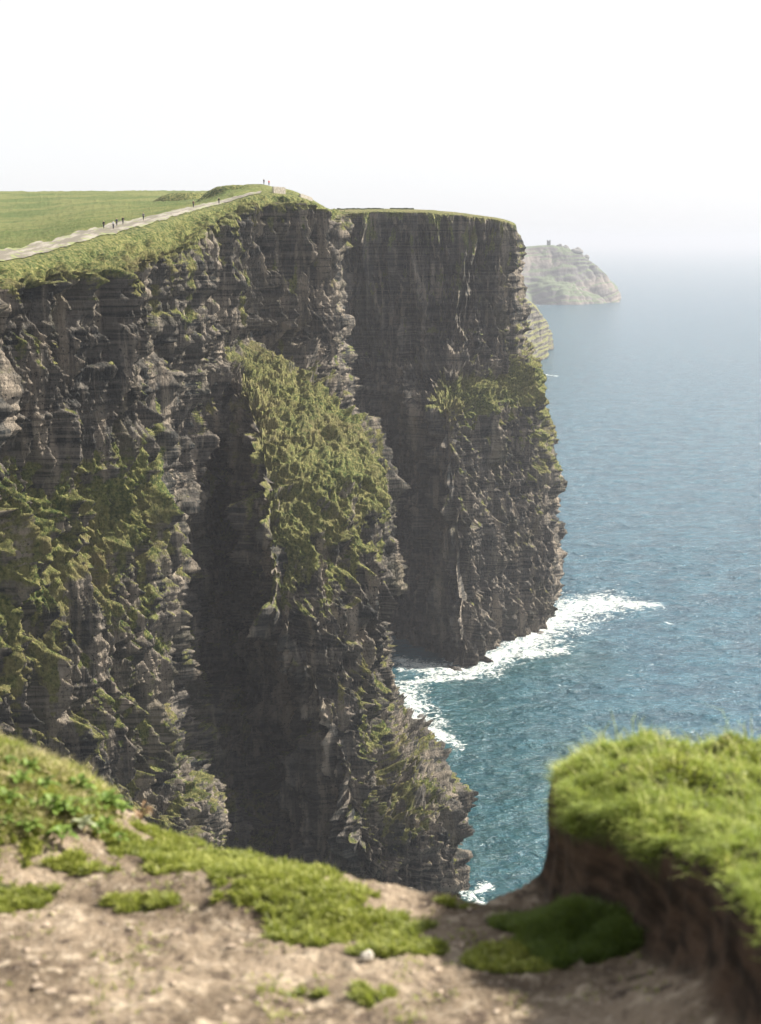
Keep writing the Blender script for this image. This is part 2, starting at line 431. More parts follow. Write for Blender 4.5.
land2 = [
 [(300,214,638),(336,215,610),(383,212,604),(428,213,603),(468,216,604),(503,221,607),(516,226,622),(513,230,682),(506,230,800)],
 [(300,211,650),(336,210.5,622),(383,209.5,616),(428,210.5,614),(466,214,615),(500,219,618),(513,223,630),(509,228,690),(503,230,805)],
 [(300,211,700),(336,210,672),(383,209.5,665),(428,211,662),(462,214,660),(494,219,660),(504,223,662),(502,228,700),(500,231,810)],
 [(300,216,800),(336,216,780),(383,216,780),(428,217,780),(455,219,780),(480,223,780),(490,226,780),(494,230,790),(496,234,830)]]
ctrl2 = [[atz(px, z, Y) for px, Y in zip(px2[z], Y2[z])] for z in zr2] + [[at(*p) for p in row] for row in land2]
N2Z = len(zr2)
ncol2 = [20, 120, 140, 140, 170, 170, 60, 16]
nrow2 = [70, 58, 58, 58, 46, 28, 46, 70, 60, 18, 12, 8]
A2, tu2, tv2 = loft(np.array(ctrl2), ncol2, nrow2)
NN = grid_normals(A2); s2 = np.sign(np.mean(-NN[:200, :300, 1])); NN *= s2
TV2 = tv2[:, None] * np.ones(len(tu2))[None]
NNh = NN.copy(); NNh[..., 2] *= .12 + .88 * sst(.12, .42, np.abs(soften(NN[..., 2], 8))) * (1 - sst(N2Z - 2, N2Z - 1, TV2)); NNh /= np.linalg.norm(NNh, axis=2, keepdims=True) + 1e-9
TV2 = tv2[:, None] * np.ones(len(tu2))[None]; TU2 = np.ones(len(tv2))[:, None] * tu2[None]
wr2 = 1 - sst(N2Z - .7, N2Z + .1, TV2)
D2 = rock_disp(A2, NN, .95, 203, big=.75)
M2 = A2 + NNh * (D2 * (.06 + .94 * wr2))[..., None] * (1 - sst(N2Z + .3, N2Z + 1, TV2))[..., None]
M2[..., 2] += .5 * fbm(A2[..., 0] / 14, A2[..., 1] / 14, 0, 209, 3) * sst(N2Z - .3, N2Z + .3, TV2)
nn = grid_normals(M2) * s2
X, Y_, Z = M2[..., 0], M2[..., 1], M2[..., 2]
reg = .34 * fbm(X / 16, Y_ / 16, Z / 12, 270, 4) - .03 + .30 * sst(.0, .5, perlin(X / 2.6, Y_ / 2.6, Z / 14, 274)) + .3 * (1 - sst(0, 1.3, N2Z - TV2)) * (TV2 < N2Z)
reg += .42 * np.exp(-((Z - 100) / 7) ** 2) * (TU2 > 3.4) + .22 * sst(5.0, 6.0, TU2) * (Z < 125) * (Z > 50)
reg += .15 * sst(60, 90, Z) * (Z < 105) * (TU2 > 3.8)
reg -= .25 * (TU2 < 3.6) * (Z < 110) + .1 * (Z < 45)
g = sst(.26, .80, (.4 * nn[..., 2] + .6 * soften(nn[..., 2], 5)) * .8 + reg * 1.35) * .95
g = np.maximum(g, sst(N2Z - .35, N2Z + .1, TV2 + .25 * perlin(X / 9, Y_ / 9, 0, 272)))
dry = np.clip(.3 + .9 * fbm(X / 18, Y_ / 18, Z / 18, 277, 2), 0, 1)
o = mesh_obj('far_cliff', M2.reshape(-1, 3), grid_faces(*M2.shape[:2], flip=(s2 < 0)), m_cliff, attrs={'grass': g, 'dry': dry})
tag(o, kind='structure')
FAR = M2

# ------------------------------------------------------------------ distant headlands
def headland(name, cols, mat, seed, amp, ncols, rows=(26, 26, 26, 14), green=0.):
    """cols: (px_foot, Y_foot, px_top, py_top, Y_top)"""
    c = []
    for lv in (0, .35, .7, 1.0):
        row = []
        for pf, Yf, pt, pyt, Yt in cols:
            a = atz(pf, -6, Yf); b = at(pt, pyt, Yt)
            q = lv; hz = lv ** 1.15
            row.append(np.array([a[0] + (b[0] - a[0]) * q, a[1] + (b[1] - a[1]) * q, a[2] + (b[2] - a[2]) * hz ** .8]))
        c.append(row)
    back = [p + np.array([p[0] * .12, p[1] * .12, -p[2] * .12]) for p in c[-1]]
    c.append(back)
    A, tu, tv = loft(np.array(c), ncols, rows)
    N = grid_normals(A); s = np.sign(np.mean(-N[:60, :, 1])); N *= s
    x, y, z = A[..., 0], A[..., 1], A[..., 2]
    d = amp * 2.2 * (np.abs(perlin(x / (amp * 13), y / (amp * 13), z / (amp * 50), seed)) * 2 - .6)
    L = amp * 3
    d += amp * .35 * (np.abs(perlin(x / L, y / L, z / (L * 2.4), seed + 1)) * 2 - .6) + amp * .12 * fbm(x / L * 4, y / L * 4, z / L * 3, seed + 6, 2)
    d += amp * .15 * np.tanh(4 * perlin(x / L / 5, y / L / 5, z / (L * .2), seed + 3))
    wgt = 1 - .8 * sst(2.6, 3.1, tv)[:, None]
    M = A + N * (d * wgt)[..., None]
    n = grid_normals(M) * s
    g = sst(.35, .8, green + n[..., 2] + .2 * perlin(x / L, y / L, z / L, seed + 5)); g = np.maximum(g, sst(2.75, 3.05, tv[:, None] * np.ones(len(tu))[None]))
    o = mesh_obj(name, M.reshape(-1, 3), grid_faces(*M.shape[:2], flip=(s < 0)), mat, attrs={'grass': g, 'dry': np.full(g.shape, .4)})
    tag(o, kind='structure'); return M
s = NT('distant_rock_and_turf'); P = s.obj()
_a = s.noise(s.scale(P, (.0035, .0035, .012)), 1.0, 5, .6); _b = s.noise(P, .02, 4, .6)
_c = s.mix(s.ramp(_a, .35, .65), (.075, .075, .078), (.17, .145, .125))
_c = s.mix(s.ramp(s.math('ADD', s.attr('grass'), s.math('MULTIPLY', s.math('SUBTRACT', _b, .5), 1.2)), .4, .7), _c, (.075, .095, .055))
m_far = s.done(s.pbsdf(_c, .95, s.bump(_b, .6, 8), .1))
headland('middle_headland', [(470,1500,470,262,1560),(503,1660,503,275,1700),(521,1760,518,292,1790),(535,1850,526,299,1880),(544,1930,536,308,1950),(547,2020,543,324,2040),(543,2180,543,331,2200),(520,2400,520,340,2420)], m_cliff, 300, 7, [24, 26, 40, 50, 50, 26, 14], green=.35)
HAG = headland('distant_headland', [(470,3300,470,243,3450),(505,3480,505,245,3560),(518,3560,517,246.5,3700),(533,3600,540,246,3760),(552,3590,560,247.5,3780),(572,3600,575,252,3780),(590,3640,590,261,3800),(606,3680,602,272,3780),(617,3730,612,284,3800),(620,3900,618,292,3950),(612,4300,612,296,4330)], m_far, 320, 11, [16, 26, 34, 42, 42, 42, 42, 34, 26, 14])

# ------------------------------------------------------------------ sea
ys = np.concatenate([np.arange(60, 300, 2.0), np.arange(300, 760, .8), 760 * (1.0045 ** np.arange(0, 330)), np.geomspace(3400, 70000, 60)])
ys = np.unique(ys)
us = np.concatenate([np.linspace(-3.2, -.36, 40)[:-1], np.linspace(-.36, .42, 700), np.linspace(.42, 3.2, 40)[1:]])
SX = us[None, :] * (ys[:, None] * 1.0 + 30); SY = ys[:, None] * np.ones(len(us))[None]
wv = .9 * fbm(SX / 38, SY / 24, 0, 401, 3) + .55 * perlin((SX + .4 * SY) / 9, (SY - .4 * SX) / 5.5, 0, 405) + .30 * perlin(SX / 4.2, SY / 3.0, 0, 406) + .22 * np.abs(perlin((SX + .3 * SY) / 2.6, (SY - .3 * SX) / 1.7, 0, 407))
SZ = wv * (1 - sst(900, 2500, SY))
def seg(ax, ay, bx, by, r0, r1, soft=1.):
    a, b = sea_at(ax, ay), sea_at(bx, by); d = b - a; L = (d ** 2).sum()
    t = np.clip(((SX - a[0]) * d[0] + (SY - a[1]) * d[1]) / L, 0, 1)
    dist = np.hypot(SX - a[0] - t * d[0], (SY - a[1] - t * d[1]) * .6)
    return np.clip(.86 - .50 * dist / (r0 + (r1 - r0) * t), 0, 1)
fo = np.zeros_like(SX)
for s_ in [(405,664,440,668,5.5,6.5),(440,672,480,668,6,9),(480,664,530,640,10,11),(530,636,566,612,14,17),(566,610,610,602,17,11),(600,603,655,606,10,3.5),
           (520,655,560,650,5,4),(420,680,470,676,3,3),
           (402,690,414,715,8,9),(414,715,430,735,9,7),(430,730,458,745,6,2.5),(400,660,440,672,4,5),(470,896,486,888,2.5,2),(480,905,492,912,2.5,1.5)]:
    fo = np.maximum(fo, seg(*s_))
for s_ in [(515,305,625,303,26,24),(536,374,556,376,7,3)]:
    fo = np.maximum(fo, seg(*s_) * .95)
haze_green = np.maximum.reduce([seg(430, 760, 470, 700, 60, 40), seg(420, 690, 560, 660, 25, 20), seg(470, 880, 520, 780, 60, 50)])
lift = np.clip(fo, 0, 1) * .35 * (.5 + perlin(SX / 2.2, SY / 2.2, 0, 410))
SZ += lift
s = NT('sea_water'); P = s.obj()
foam = s.attr('foam'); turb = s.attr('turbid')
PW = s.scale(P, (1, 1.7, 1))
n1 = s.noise(PW, .05, 6, .6, .3); n2 = s.noise(PW, .28, 5, .62, .4); n3 = s.noise(PW, 1.1, 4, .6)
bh = s.math('ADD', s.math('MULTIPLY', n1, 7.0), s.math('ADD', s.math('MULTIPLY', n2, 2.2), s.math('MULTIPLY', n3, .6)))
nb = s.bump(bh, 1.0, .75)
deep = s.mix(s.ramp(n1, .35, .65), (.012, .050, .080), (.020, .082, .120))
deep = s.mix(s.math('MULTIPLY', turb, s.ramp(n2, .3, .7, .4, 1)), deep, (.007, .046, .044))
wat = s.pbsdf(deep, .18, nb, .5, **{'IOR': 1.36})
fn = s.noise(P, .22, 8, .72, 1.4)
fn2 = s.noise(s.scale(P, (1, 1.3, 1)), .9, 5, .7, 1.0)
ff = s.math('ADD', s.math('MULTIPLY', foam, .95), s.math('ADD', s.math('MULTIPLY', s.math('SUBTRACT', fn, .5), 2.6), s.math('MULTIPLY', s.math('SUBTRACT', fn2, .5), 1.6)))
ffac = s.math('MULTIPLY', s.ramp(ff, .36, .80), s.ramp(foam, .04, .25))
caps = s.ramp(s.math('MULTIPLY', s.noise(s.scale(P, (1, 2.2, 1)), .16, 7, .75, .6), s.ramp(s.noise(P, .02, 3), .3, .6, .92, 1.06)), .665, .72, 0, .7)
ffac = s.math('MAXIMUM', ffac, caps)
fm = s.pbsdf(s.mix(s.ramp(fn2, .35, .62), (.16, .22, .23), (.46, .47, .46)), .8, s.bump(fn2, .6, .5))
mx = s.n('MixShader'); s.set(mx.inputs[0], ffac); s.set(mx.inputs[1], wat); s.set(mx.inputs[2], fm)
m_sea = s.done(mx.outputs[0])
F = grid_faces(len(ys), len(us))
o = mesh_obj('sea', np.stack([SX, SY, SZ], -1).reshape(-1, 3), F, m_sea, attrs={'foam': fo, 'turbid': haze_green})
tag(o, kind='structure')

# ------------------------------------------------------------------ haze
hz = NT('sea_haze')
pv = hz.n('VolumePrincipled'); pv.inputs['Color'].default_value = (.465, .48, .535, 1); pv.inputs['Density'].default_value = 1.25e-4
pv.inputs['Anisotropy'].default_value = .1
hz.t.links.new(pv.outputs[0], hz.out.inputs['Volume'])
hx, hy0, hy1, hzb, hzt = 240000, -400, 74000, -12, 215
v = [(-hx,hy0,hzb),(hx,hy0,hzb),(hx,hy1,hzb),(-hx,hy1,hzb),(-hx,hy0,hzt),(hx,hy0,hzt),(hx,hy1,hzt),(-hx,hy1,hzt)]
o = mesh_obj('haze', v, [(0,3,2,1),(4,5,6,7),(0,1,5,4),(1,2,6,5),(2,3,7,6),(3,0,4,7)], hz.m, smooth=False)
tag(o, 'thin pale sea haze that fades the distant headland', 'haze', kind='stuff')

# ------------------------------------------------------------------ foreground ground
def axis(parts):
    return np.unique(np.concatenate([np.arange(a, b, s_) for a, b, s_ in parts]))
gx = axis([(-30, -6, 1.0), (-6, -2.7, .12), (-2.7, 2.7, .013), (2.7, 6, .12), (6, 31, 1.0)])
gy = axis([(-14, 1, 1.0), (1, 3.0, .12), (3.0, 7.6, .013), (7.6, 9.5, .06), (9.5, 16, .4), (16, 60, 2)])
GX, GY = np.meshgrid(gx, gy)
edge_x = [-30, -8, -4, -2.2, -1.2, -.34, .2, .42, .60, 1.0, 2.0, 4, 30]
edge_y = [24, 11, 8.6, 7.3, 6.62, 5.98, 5.62, 5.50, 5.75, 6.25, 6.6, 7.2, 14]
def poly_sd(x, y, pts):
    """distance to a polyline; positive on its right-hand side walking along it"""
    best = np.full(x.shape, 1e9); sg = np.zeros(x.shape)
    for (ax, ay), (bx, by) in zip(pts[:-1], pts[1:]):
        dx, dy = bx - ax, by - ay; t = np.clip(((x - ax) * dx + (y - ay) * dy) / (dx * dx + dy * dy), 0, 1)
        d = np.hypot(x - ax - t * dx, y - ay - t * dy)
        cr = dx * (y - ay) - dy * (x - ax)
        u = d < best - 1e-6; best = np.where(u, d, best); sg = np.where(u, np.sign(cr), sg)
    return best * sg
rim = [(1.04, 9.0), (.90, 6.9), (.74, 6.0), (.66, 5.3), (.70, 5.05), (.86, 4.80), (.97, 4.5), (1.0, 4.2), (.99, 3.8), (1.02, 3.4), (1.3, 2.7), (2.4, 2.0), (8, 1.2), (30, -2)]
def ground_h(x, y):
    h = -(1.75 + .16 * y)
    h = np.where(y < 1, -(1.75 + .16), h)
    h += .05 * fbm(x / .9, y / .9, 0, 501, 3) + .030 * fbm(x / .16, y / .16, 0, 505, 3) + .012 * fbm(x / .04, y / .04, 0, 507, 2) + .010 * np.abs(perlin(x / .045, y / .045, 0, 509))
    # left bank of turf
    dx, dy = (x + 2.10) / .86, (y - 6.35) / .85
    lb = np.exp(-(np.maximum(0, dx * dx + dy * dy)) ** 2.0)
    lb = lb * .44 * (1 + .18 * perlin(x / .35, y / .35, 0, 520))
    # low turf hump in the middle, and a small lump left
    mid = .09 * np.exp(-((x + .55 + .0 * y) / .62) ** 2 - ((y - 5.55 - .35 * (-(x + .55))) / .30) ** 2)
    # right bank
    wob = .05 * perlin(x / .35, y / .35, 0, 530) + .025 * perlin(x / .1, y / .1, 0, 531)
    sd = poly_sd(x, y, rim) + wob
    face = sst(-.03, .09, sd)
    back = 1 - sst(5.7, 7.2, y - .25 * np.clip(x - 1, 0, 1))
    rb = face * (1 + .11 * perlin(x / .30, y / .30, 0, 535) + .07 * perlin(x / .1, y / .1, 0, 536)) * (.47 + (.20 - .14 * sst(.9, 2.0, x)) * (1 - np.exp(-np.maximum(sd, 0) / .40))) * (.25 + .75 * back)
    ledge = .09 * sst(.5, .8, x) * sst(-.27, -.10, sd + .10 * perlin(x / .3, y / .3, 0, 533)) * (1 - face) * sst(4.55, 4.85, y) * (1 - sst(5.1, 5.35, y))
    toe = .10 * sst(-.5, 0, sd) * (1 - face) * (1 - sst(4.95, 5.25, y))
    talus = .16 * sst(-.30, .1, sd) * (1 - face) * (1 - sst(3.9, 4.5, y))
    h = h + lb + mid + rb + ledge + toe + talus
    # the brink
    ye = np.interp(x, edge_x, edge_y) + .10 * perlin(x / .5, 0, 0, 540) + .04 * perlin(x / .13, 0, 0, 541)
    d = np.maximum(0, y - ye - .55 * np.clip(lb / .3, 0, 1) - .5 * face)
    h = h - np.minimum(1.0 * d + 5.0 * d * d, 159.2 + h + 0 * d)
    return h, dict(lb=lb, mid=mid, sd=sd, face=face, d=d, rb=rb, ledge=ledge)
GH, info = ground_h(GX, GY)
face, sd, d_ = info['face'], info['sd'], info['d']
rim_o = sst(.35, .95, face) * np.exp(-np.maximum(sd, 0) / .16)
GXo = GX - .07 * rim_o; GYo = GY - .035 * rim_o
# where turf grows
tf = .28 * fbm(GX / .30, GY / .30, 0, 560, 3) + .60 * fbm(GX / .09, GY / .09, 0, 565, 3)
def blob(px, py, rx, ry, k=1.):
    """turf patch round the ground point seen at a place; radii in metres"""
    th = PITCH + math.atan((py - 512) / FPX); Yg = 1.72 / (math.tan(th) - .16)
    Xg = at(px, py, Yg)[0]
    return k * np.exp(-(((GX - Xg) / rx) ** 2 + ((GY - Yg) / ry) ** 2) ** 1.4)
turf = np.zeros_like(GX)
for b_ in [(165,858,.34,.22),(215,868,.33,.26),(265,880,.30,.28),(300,905,.30,.20),(340,925,.34,.17),(395,942,.24,.12),(510,955,.20,.13),(545,962,.12,.10),(135,903,.18,.07,.9),(0,900,.20,.12),(20,860,.3,.18,.8),(375,990,.12,.06,.7),(255,850,.3,.1),(185,838,.25,.12),(235,852,.25,.12),(60,880,.3,.1,.62),(330,985,.25,.08,.5),(450,900,.1,.06,.6)]:
    turf = np.maximum(turf, blob(*b_))
turf = np.maximum(turf, sst(.10, .24, info['lb']))
turf = np.maximum(turf, sst(-.30, -.16, sd) * sst(4.5, 4.75, GY) * (1 - sst(5.2, 5.4, GY)) * .95)
turf = np.maximum(turf, sst(.05, .15, sd) )
turf = turf * np.where(d_ > .02, .55, 1)
cover = sst(.42, .58, turf + tf * (1 - sst(.12, .2, sd)))
cover = np.maximum(cover, sst(.05, .12, sd))
cover *= 1 - sst(.5, 2.5, d_) * .7
bare = (face > .02) * (sd < .05)
cover = cover * (1 - bare)
s = NT('dirt_and_turf'); P = s.obj()
d1 = s.noise(P, 1.6, 5, .6); d2 = s.noise(P, 9, 6, .65); d3 = s.noise(P, 60, 4, .6)
c = s.mix(s.ramp(d1, .35, .65), (.105, .080, .056), (.225, .178, .130))
c = s.mix(s.ramp(d2, .52, .66), c, (.32, .265, .20))
c = s.mix(s.ramp(d2, .46, .36), c, (.070, .052, .040))
c = s.mix(s.ramp(d3, .60, .70), c, (.075, .056, .042))
c = s.mix(s.ramp(s.voro(s.scale(P, (1, 1, 1)), 38), .20, .10, 0, .7), c, (.36, .32, .27))
c = s.mix(s.attr('bank'), c, s.mix(s.ramp(s.noise(s.scale(P, (1, 1, 3)), 6, 5), .35, .65), (.026, .019, .014), (.075, .050, .034)))  # brown earth of the bank face, its shade darkened into the colour
c = s.mix(s.ramp(s.attr('cover'), .3, .7), c, (.055, .060, .022))
nb = s.bump(d2, 1.0, .05); nb = s.bump(s.noise(P, 28, 5, .7), 1.0, .02, nb); nb = s.bump(d3, .8, .008, nb)
m_ground = s.done(s.pbsdf(c, .95, nb, .15))
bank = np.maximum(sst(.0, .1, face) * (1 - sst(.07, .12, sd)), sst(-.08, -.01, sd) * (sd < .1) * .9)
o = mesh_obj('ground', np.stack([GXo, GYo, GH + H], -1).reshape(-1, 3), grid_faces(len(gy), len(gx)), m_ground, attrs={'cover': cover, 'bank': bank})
tag(o, kind='structure')
Gn = grid_normals(np.stack([GXo, GYo, GH], -1)); Gn *= np.sign(Gn[..., 2].mean())

# ------------------------------------------------------------------ grass
def leaf_mat(name, ca, cb, cc, trans=.35):
    s = NT(name); t = s.attr('tint'); tip = s.attr('tip')
    c = s.mix(s.ramp(t, 0, .6), ca, cb); c = s.mix(s.ramp(t, .72, .95), c, cc)
    c = s.mix(s.math('MULTIPLY', tip, .35), c, cc)
    b = s.pbsdf(c, .55, None, .35)
    tr = s.n('BsdfTranslucent'); s.set(tr.inputs[0], s.mix(.5, c, (.25, .32, .04)))
    mx = s.n('MixShader'); mx.inputs[0].default_value = trans; s.set(mx.inputs[1], b); s.set(mx.inputs[2], tr.outputs[0])
    return s.done(mx.outputs[0])
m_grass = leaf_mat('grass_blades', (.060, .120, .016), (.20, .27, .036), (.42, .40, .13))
m_shade_grass = leaf_mat('grass_blades_painted_shade', (.035, .075, .014), (.07, .12, .02), (.15, .17, .05))  # darker copy of the grass colours, shade below the bank painted in
m_tall = leaf_mat('tall_grass_blades', (.20, .26, .05), (.33, .36, .10), (.55, .50, .28))
m_dry = leaf_mat('dry_grass_blades', (.24, .22, .09), (.36, .31, .15), (.50, .43, .26), .25)
m_mat = leaf_mat('turf_leaves', (.055, .085, .014), (.19, .215, .030), (.36, .36, .10))
def sample(mask_w, n, jitter=True):
    fx = np.diff(gx)[None, :] * np.diff(gy)[:, None]
    wgt = (mask_w[:-1, :-1] * fx).ravel(); wgt = wgt / wgt.sum()
    idx = rng.choice(len(wgt), n, p=wgt); r, c_ = np.divmod(idx, len(gx) - 1)
    a, b = rng.random(n), rng.random(n)
    def bil(Q):
        a_ = a.reshape((-1,) + (1,) * (Q.ndim - 2)); b_ = b.reshape((-1,) + (1,) * (Q.ndim - 2))
        return (Q[r, c_] * (1 - a_) * (1 - b_) + Q[r, c_ + 1] * a_ * (1 - b_) + Q[r + 1, c_] * (1 - a_) * b_ + Q[r + 1, c_ + 1] * a_ * b_)
    P = np.stack([bil(GXo), bil(GYo), bil(GH) + H], -1)
    return P, bil(Gn)
def blades(name, P, Nn, length, width, lean, mat, droop=.5, wind=(-.35, -.2), clump=.12):
    n = len(P)
    L = length * (.45 + .9 * rng.random(n)) * (1 + .5 * perlin(P[:, 0] / clump, P[:, 1] / clump, 0, 601))
    ang = rng.random(n) * 2 * np.pi
    side = np.stack([np.cos(ang), np.sin(ang), 0 * ang], -1)
    cl = np.stack([perlin(P[:, 0] / clump, P[:, 1] / clump, 3, 602), perlin(P[:, 0] / clump, P[:, 1] / clump, 9, 603), 0 * ang], -1)
    ld = rng.normal(size=(n, 3)) * [1, 1, .2] * lean + cl * lean * 1.6 + np.array([wind[0], wind[1], 0]) * lean
    up = Nn * .5 + np.array([0, 0, .6]) + ld * .6; up /= np.linalg.norm(up, axis=1)[:, None]
    up2 = up + ld * droop + np.array([0, 0, -.35 * droop]); up2 /= np.linalg.norm(up2, axis=1)[:, None]
    w_ = width * (.6 + .8 * rng.random(n))[:, None]; L = L[:, None]
    base = P - Nn * .004
    v0 = base - side * w_ * .5; v1 = base + side * w_ * .5
    mid = base + up * L * .55
    v2 = mid + side * w_ * .38; v3 = mid - side * w_ * .38
    v4 = mid + up2 * L * .5
    V = np.stack([v0, v1, v2, v3, v4], 1).reshape(-1, 3)
    k = np.arange(n)[:, None] * 5
    F = np.concatenate([k + [0, 1, 2], k + [0, 2, 3], k + [3, 2, 4]])
    tint = np.repeat(np.clip(.45 + .22 * rng.normal(size=n) + .35 * perlin(P[:, 0] / .3, P[:, 1] / .3, 0, 610), 0, 1), 5)
    tip = np.tile([0, 0, .5, .5, 1.], n)
    o = mesh_obj(name, V, F, mat, attrs={'tint': tint, 'tip': tip}, smooth=False)
    return o
inview = ((GX > -2.9) & (GX < 2.9) & (GY > 2.6) & (GY < 8.6)).astype(float)
right_top = cover * inview * (GX > .45) * (sd > .03) * (d_ < .7)
P_, N_ = sample(right_top * sst(-.5, .2, fbm(GX / .12, GY / .12, 3, 575, 2)), 110000)
o = blades('long_grass', P_, N_, .046, .0048, .9, m_grass, .9)
tag(o, 'bright green windblown long grass covering the top of the right bank', 'grass', kind='stuff')
hump = sst(-.1, .35, fbm(GX / .16, GY / .16, 8, 577, 2))
P_, N_ = sample(right_top * hump, 4000)
o = blades('tall_grass', P_, N_, .135, .0045, .7, m_tall, 1.1, clump=.2)
tag(o, 'sparse taller pale grass stalks rising above the right bank', 'grass', kind='stuff')
P_, N_ = sample(right_top * np.exp(-np.maximum(sd, 0) / .10), 16000)
o = blades('hanging_grass', P_, N_, .075, .0042, .6, m_grass, 1.6, wind=(-1.4, -1.2))
tag(o, 'grass hanging over the crumbling lip of the right bank', 'grass', kind='stuff')
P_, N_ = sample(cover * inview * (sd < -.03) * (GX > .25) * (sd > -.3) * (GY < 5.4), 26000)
o = blades('ledge_grass', P_, N_, .045, .0042, .6, m_shade_grass, .8)
tag(o, 'green grass coloured darker for shade on the ledge below the right bank', 'grass', kind='stuff')
P_, N_ = sample(cover * inview * (info['lb'] < .10) * ((sd < -.3) | (GX < .25)) * (d_ < .5) * sst(-.25, .15, fbm(GX / .07, GY / .07, 3, 571, 2)), 80000)
o = blades('turf', P_, N_, .034, .0085, 1.1, m_mat, .6, clump=.05)
tag(o, 'low springy turf creeping over the bare dirt path', 'turf', kind='stuff')
P_, N_ = sample(cover * inview * (info['lb'] >= .10) * (d_ < .6) * sst(-.35, .15, fbm(GX / .10, GY / .10, 3, 573, 2)), 75000)
o = blades('bank_grass', P_, N_, .06, .0095, 1.1, m_mat, .8, clump=.09)
tag(o, 'tangled grass and small leaves covering the rounded left bank', 'grass', kind='stuff')

# ------------------------------------------------------------------ leafy plants on the left bank
P_, N_ = sample(cover * inview * sst(.08, .3, info['lb']) * (d_ < .6) * sst(-.1, .25, fbm(GX / .14, GY / .14, 3, 579, 2)), 22000)
o = blades('dry_grass', P_, N_, .085, .0055, 1.0, m_dry, 1.0, clump=.12)
tag(o, 'straw coloured dry grass tangled over the left bank', 'grass', kind='stuff')
def gh(x, y):
    h, _ = ground_h(np.array([[x]]), np.array([[y]])); return float(h[0, 0]) + H
def ground_under(px, py):
    """first ground point seen at this place"""
    Yt = np.arange(3.0, 8.5, .008); p = np.stack([at(px, py, t) for t in (3.0, 8.5)])
    f = ((Yt - 3.0) / 5.5)[:, None]; q = p[0] * (1 - f) + p[1] * f
    h = ground_h(q[None, :, 0], q[None, :, 1])[0][0] + H
    k = int(np.argmax(h > q[:, 2])) if (h > q[:, 2]).any() else 375
    return (q[k, 0], q[k, 1], h[k])
def fern_green(name, c1, c2):
    s = NT(name); P = s.obj(); c = s.mix(s.ramp(s.noise(P, 30, 3), .35, .65), c1, c2)
    b = s.pbsdf(c, .55, None, .25); tr = s.n('BsdfTranslucent'); s.set(tr.inputs[0], c)
    mx = s.n('MixShader'); mx.inputs[0].default_value = .25; s.set(mx.inputs[1], b); s.set(mx.inputs[2], tr.outputs[0]); return s.done(mx.outputs[0])
m_leafA = fern_green('sea_beet_leaf', (.070, .125, .018), (.15, .215, .045))
m_leafB = fern_green('grey_leaf', (.20, .23, .13), (.30, .32, .21))
m_stem = fern_green('plant_stem', (.18, .16, .07), (.24, .2, .1))
def leaf_mesh(L, W, rise, curl, yaw, mat, parent):
    V, F = [], []; n = 7
    for i in range(n):
        t = i / (n - 1); wd = W * math.sin(math.pi * min(1, t * .93 + .05)) ** .8 * .5
        r = L * t; z = rise * L * math.sin(t * math.pi * .55) - curl * L * t * t
        for k, q in enumerate((-1, -.5, 0, .5, 1)):
            V.append((r * math.cos(yaw) - q * wd * math.sin(yaw), r * math.sin(yaw) + q * wd * math.cos(yaw), z + abs(q) * wd * .35 + .006 + .003 * math.sin(9 * t + q * 3)))
    for i in range(n - 1):
        for k in range(4): a = i * 5 + k; F.append((a, a + 1, a + 6, a + 5))
    return mesh_obj('leaf', V, F, mat, parent)
def rosette(loc, nl, L, mat, label, group=None, sc_=1, seed=0):
    rr = random.Random(seed); e = empty('leafy_plant', loc)
    tag(e, label, 'plant', group)
    for i in range(nl):
        yaw = i * 2.399 + rr.uniform(-.3, .3); q = i / nl
        leaf_mesh(L * (1.05 - .5 * q) * rr.uniform(.8, 1.15), L * .42 * rr.uniform(.8, 1.2), .45 + .9 * q + rr.uniform(-.1, .1), .35 * (1 - q), yaw, mat, e)
    V = [(.006 * math.cos(a), .006 * math.sin(a), z) for z in (-.03, .03) for a in (0, 1.57, 3.14, 4.71)]
    mesh_obj('stem', V, [(0,1,5,4),(1,2,6,5),(2,3,7,6),(3,0,4,7),(4,5,6,7)], m_stem, e)
    return e
P_, N_ = sample(right_top * sst(0, .3, fbm(GX / .2, GY / .2, 3, 583, 2)), 26000)
o = blades('creeping_leaves', P_, N_, .032, .013, 1.2, m_mat, .5, clump=.06)
tag(o, 'short broad leaved weeds among the grass of the right bank', 'turf', kind='stuff')
P_, N_ = sample((cover < .5) * inview * (sd < -.05) * (d_ < .5) * sst(.05, .35, fbm(GX / .25, GY / .25, 3, 585, 4) + .35 * turf), 7000)
o = blades('sparse_turf', P_, N_, .022, .0065, 1.1, m_mat, .6, clump=.05)
tag(o, 'thin trodden wisps of turf scattered over the bare dirt', 'turf', kind='stuff')
for k in range(16):
    px, py = [(118,800),(96,780),(70,770),(45,795),(20,790),(10,770),(35,815),(90,815),(122,818),(62,845),(5,830),(75,812),(105,832),(50,760),(28,838),(88,800)][k]
    q = ground_under(px, py); rosette((q[0], q[1], q[2] + .02), 9 + k % 4, .045 + .006 * (k % 5), m_leafA, 'small green leafy plant among the grass of the left bank', 'small leafy plants in the grass of the left bank', seed=50 + k)
pl = [(108, 812, 15, .085, m_leafA, 'broad glossy green leafy plant at the right end of the left bank'),
      (80, 795, 13, .075, m_leafA, 'glossy green leafy plant halfway up the right shoulder of the left bank'),
      (57, 818, 12, .07, m_leafA, 'green leafy plant low on the front of the left bank'),
      (84, 832, 12, .06, m_leafB, 'pale grey green withered leafy plant at the foot of the left bank'),
      (30, 775, 11, .06, m_leafA, 'small green leafy plant high on the left bank'),
      (8, 808, 12, .065, m_leafA, 'green leafy plant at the left edge of the photo on the bank')]
for k, (px, py, nl, L, mt, lb_) in enumerate(pl):
    q = ground_under(px, py); rosette((q[0], q[1], q[2] + .015), nl, L, mt, lb_, 'leafy plants on the left bank', seed=k)
